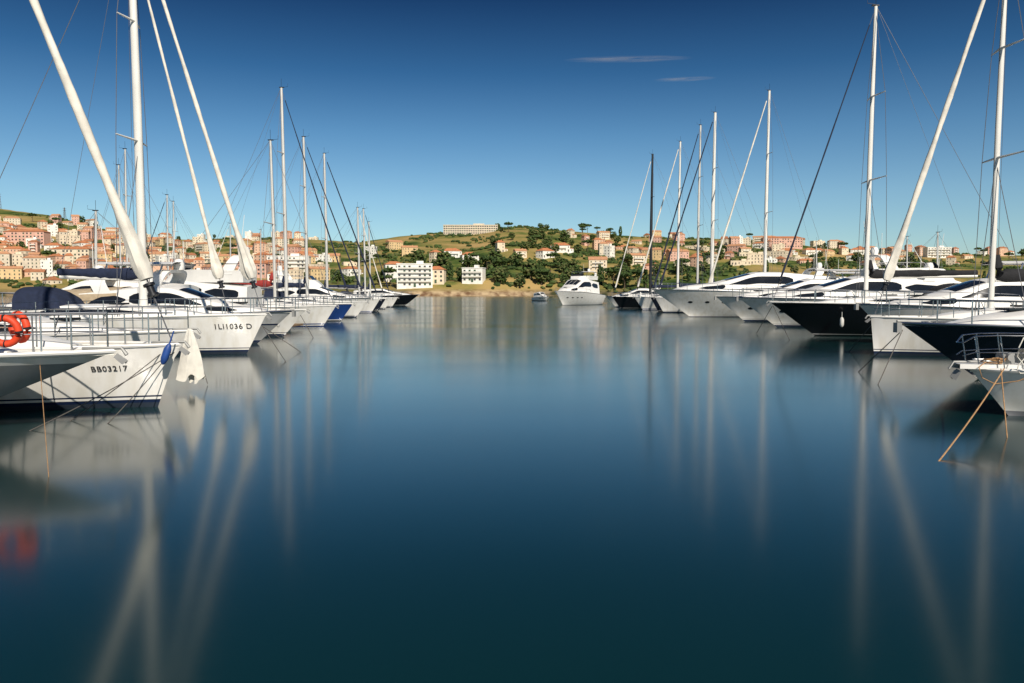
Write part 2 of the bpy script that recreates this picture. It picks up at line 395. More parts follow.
def motor(bowpx,d,side,L,B,fb,rake,hm,yaw=0,h=1.35,fly=False,arch=True,top=None,label="white motor yacht",group=None,port=True,hullwin=False,rails=True,gm=None,hard=False,name="motor_yacht",awn=None):
    S=F/d; bx=(bowpx-512)/S; rz=(0 if side<0 else math.pi)+yaw
    dv=Vector((math.cos(rz),math.sin(rz),0)); loc=Vector((bx,d,0))-dv*L/2
    e=empty(name,loc,rz,label,"motor yacht",group); gm=gm or gel
    H=Hull(L,B,fb,rake,sheer=.28,flare=.75,draft=.6,stern=-.2,blunt=2.5); H.build(e,hm,deckm,steel)
    z=lambda x:H.dz(x)-.06
    sh=Shell([(-.36*L,.38*B,.33*B,z(-.36*L),z(-.36*L)+h*.95),(-.1*L,.40*B,.33*B,z(-.1*L),z(-.1*L)+h*1.05),(.02*L,.39*B,.31*B,z(.02*L),z(.02*L)+h),
              (.20*L,.34*B,.25*B,z(.2*L),z(.2*L)+h*.42),(.34*L,.21*B,.14*B,z(.34*L),z(.34*L)+h*.2),(.42*L,.1*B,.06*B,z(.42*L),z(.42*L)+.02)],.12,sm=1,n=60)
    sh.build(e,"superstructure",gm)
    sh.window(e,glass,-.32*L,-.16*L,.48,.82)
    sh.window(e,glass,-.145*L,.15*L,.48,.84)
    sh.window(e,glass,.17*L,.29*L,.35,.75,name="cabin_window")
    for a0,a1 in ((-.86,-.31),(-.27,.27),(.31,.86)):
        mb=MB(); mb.grid([[sh.roofp(lerp(.05*L,.16*L,i/8),k,.014) for k in np.linspace(a0,a1,5)] for i in range(9)]); mb.obj("windscreen",e,glass)
    mb=MB(); p=sh.roofp(.27*L,0); mb.box((p[0],0,p[2]+.02),(.6,.6,.06)); mb.obj("hatch",e,glass)
    zt=z(-.1*L)+h*1.05+.1
    if fly:
        f=Shell([(-.34*L,.32*B,.34*B,zt-.12,zt+.55),(-.1*L,.33*B,.36*B,zt-.12,zt+.62),(.0*L,.26*B,.24*B,zt-.12,zt+.55),(.06*L,.18*B,.12*B,zt-.14,zt+.02)],.02,sm=1)
        f.build(e,"flybridge",gm)
        mb=MB(); mb.grid([[(-.02*L+.1,y,zt+.5),(-.05*L,y*.95,zt+1.0)] for y in np.linspace(-.24*B,.24*B,7)]); mb.obj("flybridge_windscreen",e,glass)
        for sd in (1,-1):
            mb=MB(); mb.tube([(-.34*L,sd*.33*B,zt+.5),(-.34*L,sd*.33*B,zt+.95),(-.12*L,sd*.34*B,zt+.95),(-.09*L,sd*.33*B,zt+.6)],.02,6)
            mb.obj("flybridge_rail",e,steel)
        zt2=zt+.6
    else: zt2=zt-.1
    if arch:
        ah=1.15 if fly else .75; xa=-.27*L; mb=MB(); rows=[]
        for a in np.linspace(0,math.pi,15):
            yy=.34*B*math.copysign(abs(math.cos(a))**.55,math.cos(a)); zz=zt2-.25+ah*abs(math.sin(a))**.55; sl=(zz-zt2)*.5
            rows.append([(xa-.35-sl,yy,zz),(xa+.35-sl*1.2,yy,zz),(xa+.3-sl*1.2,yy*.93,zz-.12),(xa-.3-sl,yy*.93,zz-.12)])
        mb.grid(rows,0,True); mb.obj("radar_arch",e,gm)
        mb=MB(); mb.tube([(xa-.6,0,zt2-.25+ah),(xa-.6,0,zt2+ah+.0),(xa-.6,0,zt2+ah+.22)],[.22,.27,.18],12); mb.obj("radar_dome",e,gm)
        mb=MB(); mb.tube([(xa-.6,.25*B,zt2+ah-.3),(xa-.9,.25*B,zt2+ah+2.0)],.014,5); mb.obj("antenna",e,gm)
        mb=MB(); mb.tube([(xa-.5,-.2*B,zt2+ah-.3),(xa-.5,-.2*B,zt2+ah+1.1)],.014,5); mb.obj("antenna",e,gm)
    if hard:
        mb=MB(); rows=[]
        for x in np.linspace(-.34*L,-.02*L,9):
            u=(x+.34*L)/(.32*L); ww=.33*B*(1-.25*u**3)
            rows.append([(x,-ww,zt2+.72),(x,-ww*.5,zt2+.84),(x,ww*.5,zt2+.84),(x,ww,zt2+.72),(x,ww*.5,zt2+.74),(x,-ww*.5,zt2+.74)])
        mb.grid(rows,0,True); mb.obj("hardtop",e,top or gm)
        for sd in (1,-1):
            for x in (-.3*L,-.08*L):
                mb=MB(); mb.tube([(x+.3,sd*.31*B,zt2-.15),(x,sd*.3*B,zt2+.74)],.04,6); mb.obj("hardtop_support",e,steel)
    if awn:
        mb=MB(); rows=[]
        for x in np.linspace(-.5*L,-.2*L,9):
            rows.append([(x,.36*B*math.cos(a),H.dz(x)+h*.55+h*.55*abs(math.sin(a))**.5) for a in np.linspace(0,math.pi,11)])
        mb.grid(rows); mb.obj("cockpit_cover",e,awn)
    if port:
        for k in range(4):
            x=(.1+.075*k)*L; zz=H.fb*.55; H.patch(e,"porthole",glass,x-.2,x+.2,zz-.09,zz+.09,oval=True)
    if hullwin: H.patch(e,"hull_window",glass,-.15*L,.24*L,H.fb*.52,H.fb*.68,slope=.12)
    if rails: H.rail(e,.45,(.62,),.02,t_end=.985,posts=1.6)
    mb=MB(); bz=H.fb; mb.tube([(L/2-.5,0,bz+.05),(L/2+.1,0,bz+.06)],.04,6); mb.box((L/2+.08,0,bz-.1),(.12,.22,.25)); mb.obj("anchor",e,galv)
    mb=MB(); mb.box((-L/2-.35,0,.3),(.9,B*.75,.1)); mb.obj("swim_platform",e,teak)
    return e,H

# ---------------------------------------------------------------- boats : left side
G1="boats moored stern-to along the pier"
sailboat(113,12.6,-1,9.5,2.5,1.27,3.3,H_grey,12,4.2,mm=alu,furl=None,label="small grey-hulled sailing boat with white sheer stripe",group=G1,hood=canv_w,cover=canv_w,draft=.35,rig=False)
sailboat(178,15.3,-1,11.5,3.3,1.20,.45,H_white,15.0,5.2,furl=sailw,furl_r=.088,label="white sailing yacht with registration number on bow",group=G1,text=("BB03217",1.12,.78,.145,-1),hood=canv_w,cover=canv_t,bimini=canv_w,bulge=.7,mr=.12,blunt=1.9)
sailboat(192,19.8,-1,10.5,3.0,1.25,.9,H_plain,label="plain white sailing boat with mast lowered",group=G1,hood=canv_w,rig=False)
sailboat(266,28.7,-1,12.0,3.4,1.42,.75,H_white,16.2,4.4,furl=sailw,furl_r=.085,inner=True,label="white sailing yacht with two furled headsails",group=G1,text=("1LI1036 D",1.08,1.0,.26,-1),cover=canv_b,hood=canv_b,mr=.15,mm=mwhite,bulge=2.0,blunt=1.45,boomf=.24)
motor(292,34.5,-1,10,3.4,1.4,1.6,H_silver,label="grey motor cruiser with tan cockpit cover",group=G1,awn=canv_t,h=1.2,hullwin=True)
sailboat(306,40,-1,11,3.5,1.35,1.2,H_white,label="white sailing boat without a mast",group=G1,hood=canv_b,rig=False)
sailboat(336,52.5,-1,12.5,3.8,1.35,.9,H_white2,12.1,4.0,label="white sailing yacht with blue waterline stripe",group=G1,furl=None,cover=canv_r)
sailboat(353,62.5,-1,13,3.9,1.35,1.0,H_blue,18.0,5.2,label="blue-hulled sailing yacht with dark furled sail",group=G1,furl=sailb,furl_r=.055,mr=.14)
sailboat(367,71,-1,12.5,3.8,1.45,1.0,H_white,15.9,5.3,label="white sailing yacht with navy sail cover",group=G1,furl=sailb,furl_r=.06,mr=.13)
motor(372,79,-1,11,3.6,1.7,1.8,H_plain,label="white flybridge motor yacht",group=G1,fly=True)
sailboat(380,88,-1,13,4.0,1.5,1.0,H_white2,17.4,5.8,label="white sailing yacht with dark furled sail",group=G1,furl=sailb,furl_r=.085,mr=.14)
sailboat(386,97,-1,12,3.8,1.5,1.0,H_navy,12.5,3.2,label="navy sailing yacht with white deck",group=G1,furl=sailw,furl_r=.06,mr=.12)
sailboat(392,108,-1,12,3.8,1.5,1.0,H_white,13.5,3.6,label="white sailing yacht with navy sail cover",group=G1,furl=sailb,furl_r=.06,mr=.12)
motor(419,140,-1,13,4,1.9,2.5,H_black,label="black-hulled motor yacht with white cabin",group=G1,h=1.2)
sailboat(398,122,-1,12,3.8,1.5,1.0,H_white,13,4.2,label="white sailing yacht with navy sail cover",group=G1,furl=None,mr=.12)
G2="boats moored on the far side of the pier"
for px,dd,mh,hm,f in ((130,71,15.2,H_white,None),(123,80,15.2,H_white2,None),(170,90,13.4,H_white,sailb),(176,100,13.8,H_blue,None),(232,118,12.6,H_white,sailw),(262,135,13,H_plain,None),(100,50,7.5,H_white,None)):
    S=F/dd; sailboat(px-4.6*S,dd+2,1,12,3.6,1.4,.9,hm,mh,4.6,label="white sailing yacht moored bow-out behind pier" if hm is not H_blue else "blue sailing yacht moored bow-out behind pier",group=G2,furl=f,furl_r=.06,mr=.1,cover=R.choice([canv_b,canv_t,canv_w,canv_k]))
motor(80,47,1,12,3.8,1.7,1.8,H_white,label="white flybridge motor yacht behind the pier",group=G2,fly=True)
motor(-20,36,1,11,3.6,1.6,1.6,H_white2,label="white motor cruiser with hardtop behind the pier",group=G2,hard=True)

# ---------------------------------------------------------------- boats : right side
motor(901,20.3,1,12.5,3.7,1.42,2.1,H_navy,h=1.15,label="dark navy motor cruiser with white superstructure",group=G1,hullwin=False,port=True,awn=canv_k,arch=True)
sailboat(871,28,1,12,3.7,1.35,.15,H_white,14.6,4.2,furl=sailw,furl_r=.105,label="white plumb-bow sailing yacht with thick furled sail",group=G1,cover=canv_k,hood=canv_k,mr=.10,mm=mwhite,bulge=.6)
motor(858,34.5,1,11,3.6,1.7,1.8,H_white2,label="white motor cruiser with dark windows",group=G1,h=1.25,hard=True)
sailboat(770,41,1,14,4.1,1.72,2.4,H_black,16.6,4.9,furl=sailb,furl_r=.045,label="black-hulled sailing yacht with long raked bow",group=G1,cover=canv_k,hood=canv_k,mr=.12,mm=mwhite,bulge=.1)
motor(738,51,1,15,4.3,1.9,2.6,H_white,label="white sport motor yacht with dark side windows",group=G1,h=1.5,hullwin=True)
motor(716,61,1,14,4.2,1.9,2.3,H_white,label="white motor yacht with dark windscreen",group=G1,h=1.5,hard=True)
motor(652,73,1,19,5.0,2.5,3.6,H_plain,label="large white sport motor yacht with long windows",group=G1,h=1.8,hullwin=False,arch=True)
sailboat(703,81,1,14,4.0,1.6,1.0,H_white,22.4,6.2,furl=sailw,furl_r=.10,label="white sailing yacht with tall mast",group=G1,mr=.16,mm=mwhite)
sailboat(655,88,1,15,4.2,1.7,1.0,H_white,21.8,6.2,furl=sailb,furl_r=.09,label="white sailing yacht with dark furled sail",group=G1,mr=.2,mm=mwhite)
sailboat(650,95,1,15,4.2,1.7,1.0,H_navy,21.9,5.6,furl=sailb,furl_r=.09,label="navy sailing yacht with dark furled sail",group=G1,mr=.14,mm=alu)
sailboat(634,103,1,15,4.2,1.7,1.2,H_white2,21.5,5.6,furl=sailw,furl_r=.10,label="white sailing yacht with blue stripe",group=G1,mr=.15,mm=mwhite)
sailboat(612,113,1,15,4.2,1.7,1.2,H_black,21.6,5.4,furl=sailw,furl_r=.08,label="black sailing yacht with black mast",group=G1,mr=.2,mm=mblack)
motor(606,122,1,10,3.4,1.7,1.6,H_white,label="small white motor cruiser",group=G1)
motor(556,140,1,13,5.4,2.5,2.2,H_plain,yaw=math.radians(52),label="white flybridge motor yacht under way in the channel",fly=True,h=2.4,hard=True)
motor(548,215,-1,7,2.5,1.2,1,H_white,yaw=math.radians(-60),label="small white motor boat on open water",arch=False)
for px,dd,mh,hm,f in ((935,75,8.0,H_white,None),(905,95,9.0,H_white2,sailw),(815,120,10,H_white,None)):
    S=F/dd; sailboat(px+4.6*S,dd+2,-1,12,3.6,1.4,.9,hm,mh,4.6,label="white sailing yacht moored bow-out behind pier",group=G2,furl=f,furl_r=.07,mr=.1,cover=R.choice([canv_b,canv_t,canv_w,canv_k]))
motor(1035,52,-1,13,4,2.0,2,H_white,label="white flybridge motor yacht behind the pier",group=G2,fly=True)
motor(960,66,-1,13,4,2.0,2,H_white2,label="white sport motor yacht behind the pier",group=G2,hard=True)

def open_boat(bowpx,d,L,B,fb):
    S=F/d; bx=(bowpx-512)/S
    e=empty("fishing_boat",(bx+L/2,d,0),math.pi,"white open fishing boat with steel bow rails and ropes","boat",G1)
    H=Hull(L,B,fb,.75,sheer=.05,flare=.5,draft=.4,blunt=2.6); H.build(e,H_plain,deckm,gel)
    mb=MB(); mb.grid([[(x,-w_,H.fb+.02),(x,w_,H.fb+.02),(x,w_,H.fb+.10),(x,-w_,H.fb+.10)] for x,w_ in ((L/2-.9,.30),(L/2+.0,.22),(L/2+.26,.14))],0,True); mb.obj("bow_platform",e,gel)
    mb=MB()
    for sd in (1,-1):
        P=[(L/2+.2,sd*.1,fb+.48),(L/2+.05,sd*.2,fb+.6),(L/2-.3,sd*.36,fb+.62),(L/2-.8,sd*.55,fb+.62),(L/2-1.5,sd*.78,fb+.6),(L/2-2.2,sd*.95,fb+.56),(L/2-2.4,sd*1.0,fb)]
        mb.tube(P,.012,8)
        mb.tube([(p[0],p[1],fb+(p[2]-fb)*.52) for p in P[:-1]],.008,8)
        for q in P[1:-1]: mb.tube([(q[0]-.1,q[1],fb),q],.011,6)
    mb.tube([(L/2+.2,.1,fb+.48),(L/2+.23,0,fb+.48),(L/2+.2,-.1,fb+.48)],.012,8); mb.obj("guard_rail",e,steel)
    mb=MB(); mb.tube([(L/2-.3,0,fb+.14),(L/2+.30,0,fb+.13),(L/2+.38,0,fb+.0)],.022,8)
    mb.grid([[(L/2+.22,-.12,fb-.03),(L/2+.24,0,fb+.01),(L/2+.22,.12,fb-.03)],[(L/2+.28,-.05,fb-.20),(L/2+.36,0,fb-.13),(L/2+.28,.05,fb-.20)]]); mb.obj("anchor",e,galv)
    mb=MB(); mb.box((L/2-.62,0,fb+.2),(.22,.2,.2)); mb.tube([(L/2-.62,-.18,fb+.22),(L/2-.62,.18,fb+.22)],.065,12); mb.obj("windlass",e,galv)
    for sd in (1,-1):
        mb=MB(); mb.tube([(L/2-.28,sd*.2,fb+.1),(L/2-.28,sd*.2,fb+.15)],.02,8); mb.tube([(L/2-.4,sd*.2,fb+.16),(L/2-.16,sd*.2,fb+.16)],.018,8); mb.obj("cleat",e,steel)
    mb=MB(); rr=random.Random(4); pts=[]
    for i in range(60):
        a=i*.5; q=.12+.035*math.sin(i*.7); pts.append((L/2-.35+q*math.cos(a)*1.2,.12+q*math.sin(a),fb+.12+.0012*i+rr.uniform(0,.02)))
    pts+=[(L/2-.1,.25,fb+.13),(L/2+.02,.3,fb+.06),(L/2-.02,.34,fb-.12),(L/2-.2,.42,fb-.22),(L/2-.5,.58,fb-.15),(L/2-.8,.80,fb+.04)]
    mb.tube(pts,.010,6); mb.obj("bow_rope",e,ropeo)
    for k,(ra,mm_) in enumerate(((.55,canv_w),(1.0,ropeg),(1.45,canv_w))):
        mb=MB(); pts=[(L/2-ra+.10*math.sin(i*1.1+k),.45+ra*.28+.02*math.sin(i*2.1),fb+.6-.62*math.sin(i/11*math.pi)) for i in range(12)]; mb.tube(pts,.010,6); mb.obj("hanging_rope",e,mm_)
    mb=MB(); rows=[]
    for x in np.linspace(L/2-1.9,L/2-1.1,6):
        rows.append([(x,.5*math.cos(a),fb+.04+.34*abs(math.sin(a))**.5) for a in np.linspace(0,math.pi,9)])
    mb.grid(rows); mb.obj("locker",e,canv_w)
    sh=Shell([(-.25*L,.3*B,.27*B,H.dz(0)-.1,H.dz(0)+1.1),(.0,.3*B,.25*B,H.dz(0)-.1,H.dz(0)+1.15),(.12*L,.25*B,.2*B,H.dz(0)-.1,H.dz(0)+.3),(.25*L,.1*B,.08*B,H.dz(0)-.1,H.dz(0)+.1)],.06); sh.build(e,"cabin",gel); sh.window(e,glass,-.2*L,.05*L,.5,.85); sh.front(e,glass,.01*L,.11*L)
    return e,H
open_boat(972,14.2,6.5,2.3,.84)

# ---------------------------------------------------------------- loose things on the boats
def at(px,py,d): return Vector(((px-512)*d/F,d,CH-(py-HY)*d/F))
def rope(a,b,m,r=.012,sag=.3,label="grey mooring rope from bow into the water",n=12):
    a=Vector(a); b=Vector(b); o=(a+b)/2; mb=MB()
    mb.tube([a.lerp(b,i/n)-Vector((0,0,sag*4*(i/n)*(1-i/n)))-a for i in range(n+1)],r,6)
    q=mb.obj("mooring_rope",None,m,label=label,category="rope",group="mooring ropes"); q.location=a
rope(at(1006,369,13.4),at(940,466,10.2)+Vector((0,0,-.02)),ropeo,.011,.05,"tan mooring rope from bow into the water")
rope(at(1003,369,13.4),at(1012,440,12.0),ropeo,.009,.0,"tan mooring rope hanging down to the water")
rope(at(38,362,12.4),at(43,480,9.4),ropeo,.005,.0,"tan mooring rope hanging down to the water")
rope(at(170,352,15.2),at(104,425,13.3),ropeg,.009,.03); rope(at(162,352,15.2),at(66,422,13.6),ropeg,.009,.03)
rope(at(174,352,15.3),at(25,432,12.6),ropeg,.009,.05)
rope(at(192,335,19.8),at(206,384,19),ropeg,.010,.0); rope(at(262,326,28.6),at(285,362,25.4),ropeg,.013,.0); rope(at(262,326,28.6),at(300,352,29.6),ropeg,.013,.0)
rope(at(300,314,40),at(313,338,39),ropeg,.015,0)
rope(at(903,330,20.3),at(880,385,19),ropeg,.012,.0); rope(at(903,330,20.3),at(860,372,22.1),ropeg,.012,.0); rope(at(874,322,28),at(850,352,29.6),ropeg,.013,.0)
rope(at(772,306,41),at(757,333,43),ropeg,.016,0); rope(at(773,306,41),at(790,340,37.2),ropeg,.016,0)
def lifebuoy(loc,rx=0,rz=0,s=1):
    mb=MB(); n=28
    for i in range(4):
        for (a0,a1,mi) in ((i*7,i*7+6.5,0),(i*7+6.5,i*7+7,1)):
            mb.tube([( .20*math.cos(2*math.pi*a/n),0,.20*math.sin(2*math.pi*a/n)) for a in np.linspace(a0,a1,6)],.055 if mi==0 else .057,10,mi)
    o=mb.obj("lifebuoy",None,[orange,canv_k],label="orange life ring hung on a boat rail",category="life ring",group="life rings"); o.location=loc; o.rotation_euler=(rx,0,rz)
lifebuoy(at(4,331,12.0),.15,.1); lifebuoy(at(19,327,12.3),.1,-.5)
def fender(loc,m,r=.12,L_=.55,lab="white fender hanging at a yacht's side",ry=0):
    mb=MB(); mb.tube([(0,0,-L_/2),(0,0,-L_/2+.04),(0,0,-L_/2+.12),(0,0,L_/2-.12),(0,0,L_/2-.03),(0,0,L_/2),(0,0,L_/2+.25)],[r*.3,r*.7,r,r,r*.6,.015,.012],12)
    o=mb.obj("fender",None,m,label=lab,category="fender",group="fenders"); o.location=loc; o.rotation_euler=(0,ry,0)
fender(at(165,354,14.9),fendb,.07,.42,"blue fender hanging at a yacht's bow",.35)
for px,py,d,m in ((278,322,38,fendw),(842,322,39.5,fendw),(640,296,88,fendw)):
    fender(at(px,py,d),m,.10,.5)
# loose white canvas, gathered at the top and hanging open in folds
mb=MB(); rows=[]
for i in range(25):
    u=i/24; z=lerp(.62,-.52,u); rad=.03+.24*u**.7
    rows.append([(math.cos(a)*rad*(1+.38*u*math.sin(5*a+1)+.15*math.sin(9*a+u*4)),math.sin(a)*rad*.45*(1+.3*math.sin(4*a+u*4)),z+.07*u*math.sin(5*a+2)+.05*u*math.sin(3*a)) for a in np.linspace(0,2*math.pi,48,endpoint=False)])
mb.grid(rows,0,True); o=mb.obj("canvas_bundle",None,canv_w,label="loose white canvas hanging in folds from a yacht bow",category="canvas"); o.location=at(189,356,18.0)

# ---------------------------------------------------------------- piers
conc=mat("pier_concrete",(.30,.28,.25),.9,var=.2,scale=1.5,bump=.3)
def pier(a,b,wd,name="pier"):
    a=Vector(a);b=Vector(b);d=(b-a); n=Vector((-d.y,d.x,0)).normalized()*wd/2; mb=MB()
    v=[a-n,b-n,b+n,a+n]; v=[(p.x,p.y,-1) for p in v]+[(p.x,p.y,.75) for p in v]
    mb.add(v,[(3,2,1,0),(4,5,6,7),(0,1,5,4),(1,2,6,5),(2,3,7,6),(3,0,4,7)]); mb.obj(name,None,conc,smooth=False,kind="structure")
pier((-20.5,4,0),(-34,165,0),2.6); pier((25.5,4,0),(37,160,0),2.6)

# ---------------------------------------------------------------- water
bpy.ops.mesh.primitive_plane_add(size=16000); p=bpy.context.object; p.name="water"; p["kind"]="structure"
m=bpy.data.materials.new("water"); m.use_nodes=True; t=m.node_tree; b=t.nodes["Principled BSDF"]
b.inputs["Base Color"].default_value=(.003,.026,.027,1); b.inputs["IOR"].default_value=1.62
tcw=t.nodes.new("ShaderNodeTexCoord"); mpw=t.nodes.new("ShaderNodeMapping"); mpw.inputs["Scale"].default_value=(.05,.16,1)
nz=t.nodes.new("ShaderNodeTexNoise"); nz.inputs["Scale"].default_value=1; nz.inputs["Detail"].default_value=4
mr_=t.nodes.new("ShaderNodeMapRange"); mr_.inputs[1].default_value=.3; mr_.inputs[2].default_value=.7; mr_.inputs[3].default_value=.11; mr_.inputs[4].default_value=.155
t.links.new(tcw.outputs["Object"],mpw.inputs[0]); t.links.new(mpw.outputs[0],nz.inputs["Vector"]); t.links.new(nz.outputs["Fac"],mr_.inputs[0]); t.links.new(mr_.outputs[0],b.inputs["Roughness"])
p.data.materials.append(m)

# ---------------------------------------------------------------- terrain
RP=[(-700,175),(-300,197),(0,209),(50,216),(90,226),(130,236),(180,240),(280,238),(360,243),(400,237),(440,234),(480,234),(520,230),(560,230),(600,234),(650,238),(720,240),(800,246),(860,250),(950,254),(1024,256),(1400,258),(1800,262)]
RD=1200.0
rx=[(a-512)*RD/F for a,_ in RP]; rz=[CH+(HY-b_)*RD/F for _,b_ in RP]
def nz2(x,y,s,o=0): return noise.noise(Vector((x/s,y/s,o)))
def shore(x): return 560+18*nz2(x,0,120)+6*nz2(x,5,30)
def H(x,y):
    s0=shore(x); u=(y-s0)
    if u<0: return max(-3,u*.4)
    rzv=float(np.interp(x*RD/max(y,700),rx,rz))
    k=min(1,u/(RD-s0))
    base=min(2.5,u*.6)+ (rzv-2.5)*(k**.9)
    amp=min(1,u/80)*(1-k*.75)
    base+=amp*(9*nz2(x,y,140)+4*nz2(x,y,50,3))+.8*nz2(x,y,15,7)*min(1,u/40)
    cl=math.exp(-((x-5)/45)**2)
    base+=cl*6*min(1,max(0,u-8)/14)
    if y>RD: base-= (y-RD)*.08
    return base
ys=np.concatenate([np.linspace(520,640,50),np.linspace(646,1230,95),np.linspace(1260,2400,20)])
xs=np.linspace(-1500,1700,330)
mb=MB(); rows=[[(x,y,H(x,y)) for x in xs] for y in ys]; mb.grid(rows)
m=bpy.data.materials.new("hillside"); m.use_nodes=True; t=m.node_tree; b=t.nodes["Principled BSDF"]; b.inputs["Roughness"].default_value=.95; b.inputs["Specular IOR Level"].default_value=.1
tcn=t.nodes.new("ShaderNodeTexCoord"); n1=t.nodes.new("ShaderNodeTexNoise"); n1.inputs["Scale"].default_value=.011; n1.inputs["Detail"].default_value=9; n1.inputs["Roughness"].default_value=.62
t.links.new(tcn.outputs["Object"],n1.inputs["Vector"])
r=t.nodes.new("ShaderNodeValToRGB"); r.color_ramp.elements[0].position=.36; r.color_ramp.elements[0].color=(.03,.055,.012,1); r.color_ramp.elements[1].position=.64; r.color_ramp.elements[1].color=(.44,.30,.12,1)
for pz,c in ((.41,(.07,.11,.025,1)),(.46,(.16,.17,.045,1)),(.53,(.31,.24,.08,1))):
    e=r.color_ramp.elements.new(pz); e.color=c
t.links.new(n1.outputs["Fac"],r.inputs[0])
sx=t.nodes.new("ShaderNodeSeparateXYZ"); t.links.new(tcn.outputs["Object"],sx.inputs[0])
mrz=t.nodes.new("ShaderNodeMapRange"); mrz.inputs[1].default_value=2.5; mrz.inputs[2].default_value=5.5; mrz.inputs[3].default_value=1; mrz.inputs[4].default_value=0; t.links.new(sx.outputs[2],mrz.inputs[0])
mxs=t.nodes.new("ShaderNodeMix"); mxs.data_type='RGBA'; t.links.new(mrz.outputs[0],mxs.inputs[0]); t.links.new(r.outputs[0],mxs.inputs[6])
n2=t.nodes.new("ShaderNodeTexNoise"); n2.inputs["Scale"].default_value=.2; n2.inputs["Detail"].default_value=6; t.links.new(tcn.outputs["Object"],n2.inputs["Vector"])
r2=t.nodes.new("ShaderNodeValToRGB"); r2.color_ramp.elements[0].position=.35; r2.color_ramp.elements[0].color=(.16,.09,.05,1); r2.color_ramp.elements[1].position=.62; r2.color_ramp.elements[1].color=(.50,.37,.22,1)
r3=t.nodes.new("ShaderNodeValToRGB"); r3.color_ramp.elements[0].position=.35; r3.color_ramp.elements[0].color=(.05,.055,.025,1); r3.color_ramp.elements[1].position=.65; r3.color_ramp.elements[1].color=(.24,.18,.11,1)
t.links.new(n2.outputs["Fac"],r2.inputs[0]); t.links.new(n2.outputs["Fac"],r3.inputs[0])
ax=t.nodes.new("ShaderNodeMath"); ax.operation='ADD'; ax.inputs[1].default_value=30; t.links.new(sx.outputs[0],ax.inputs[0])
ab=t.nodes.new("ShaderNodeMath"); ab.operation='ABSOLUTE'; t.links.new(ax.outputs[0],ab.inputs[0])
mra=t.nodes.new("ShaderNodeMapRange"); mra.inputs[1].default_value=35; mra.inputs[2].default_value=60; t.links.new(ab.outputs[0],mra.inputs[0])
mxa=t.nodes.new("ShaderNodeMix"); mxa.data_type='RGBA'; t.links.new(mra.outputs[0],mxa.inputs[0]); t.links.new(r2.outputs[0],mxa.inputs[6]); t.links.new(r3.outputs[0],mxa.inputs[7])
t.links.new(mxa.outputs[2],mxs.inputs[7]); t.links.new(mxs.outputs[2],b.inputs["Base Color"])
mb.obj("hill",None,m,ang=180,kind="structure")
def hit(px,py):
    for y in np.arange(565,1201,4.0):
        x=(px-512)*y/F; zr=CH+(HY-py)*y/F
        if H(x,y)>=zr: return Vector((x,y,H(x,y)))
    x=(px-512)*1198/F
    return Vector((x,1198.0,H(x,1198))) if abs(CH+(HY-py)*1198/F-H(x,1198))<9 else None

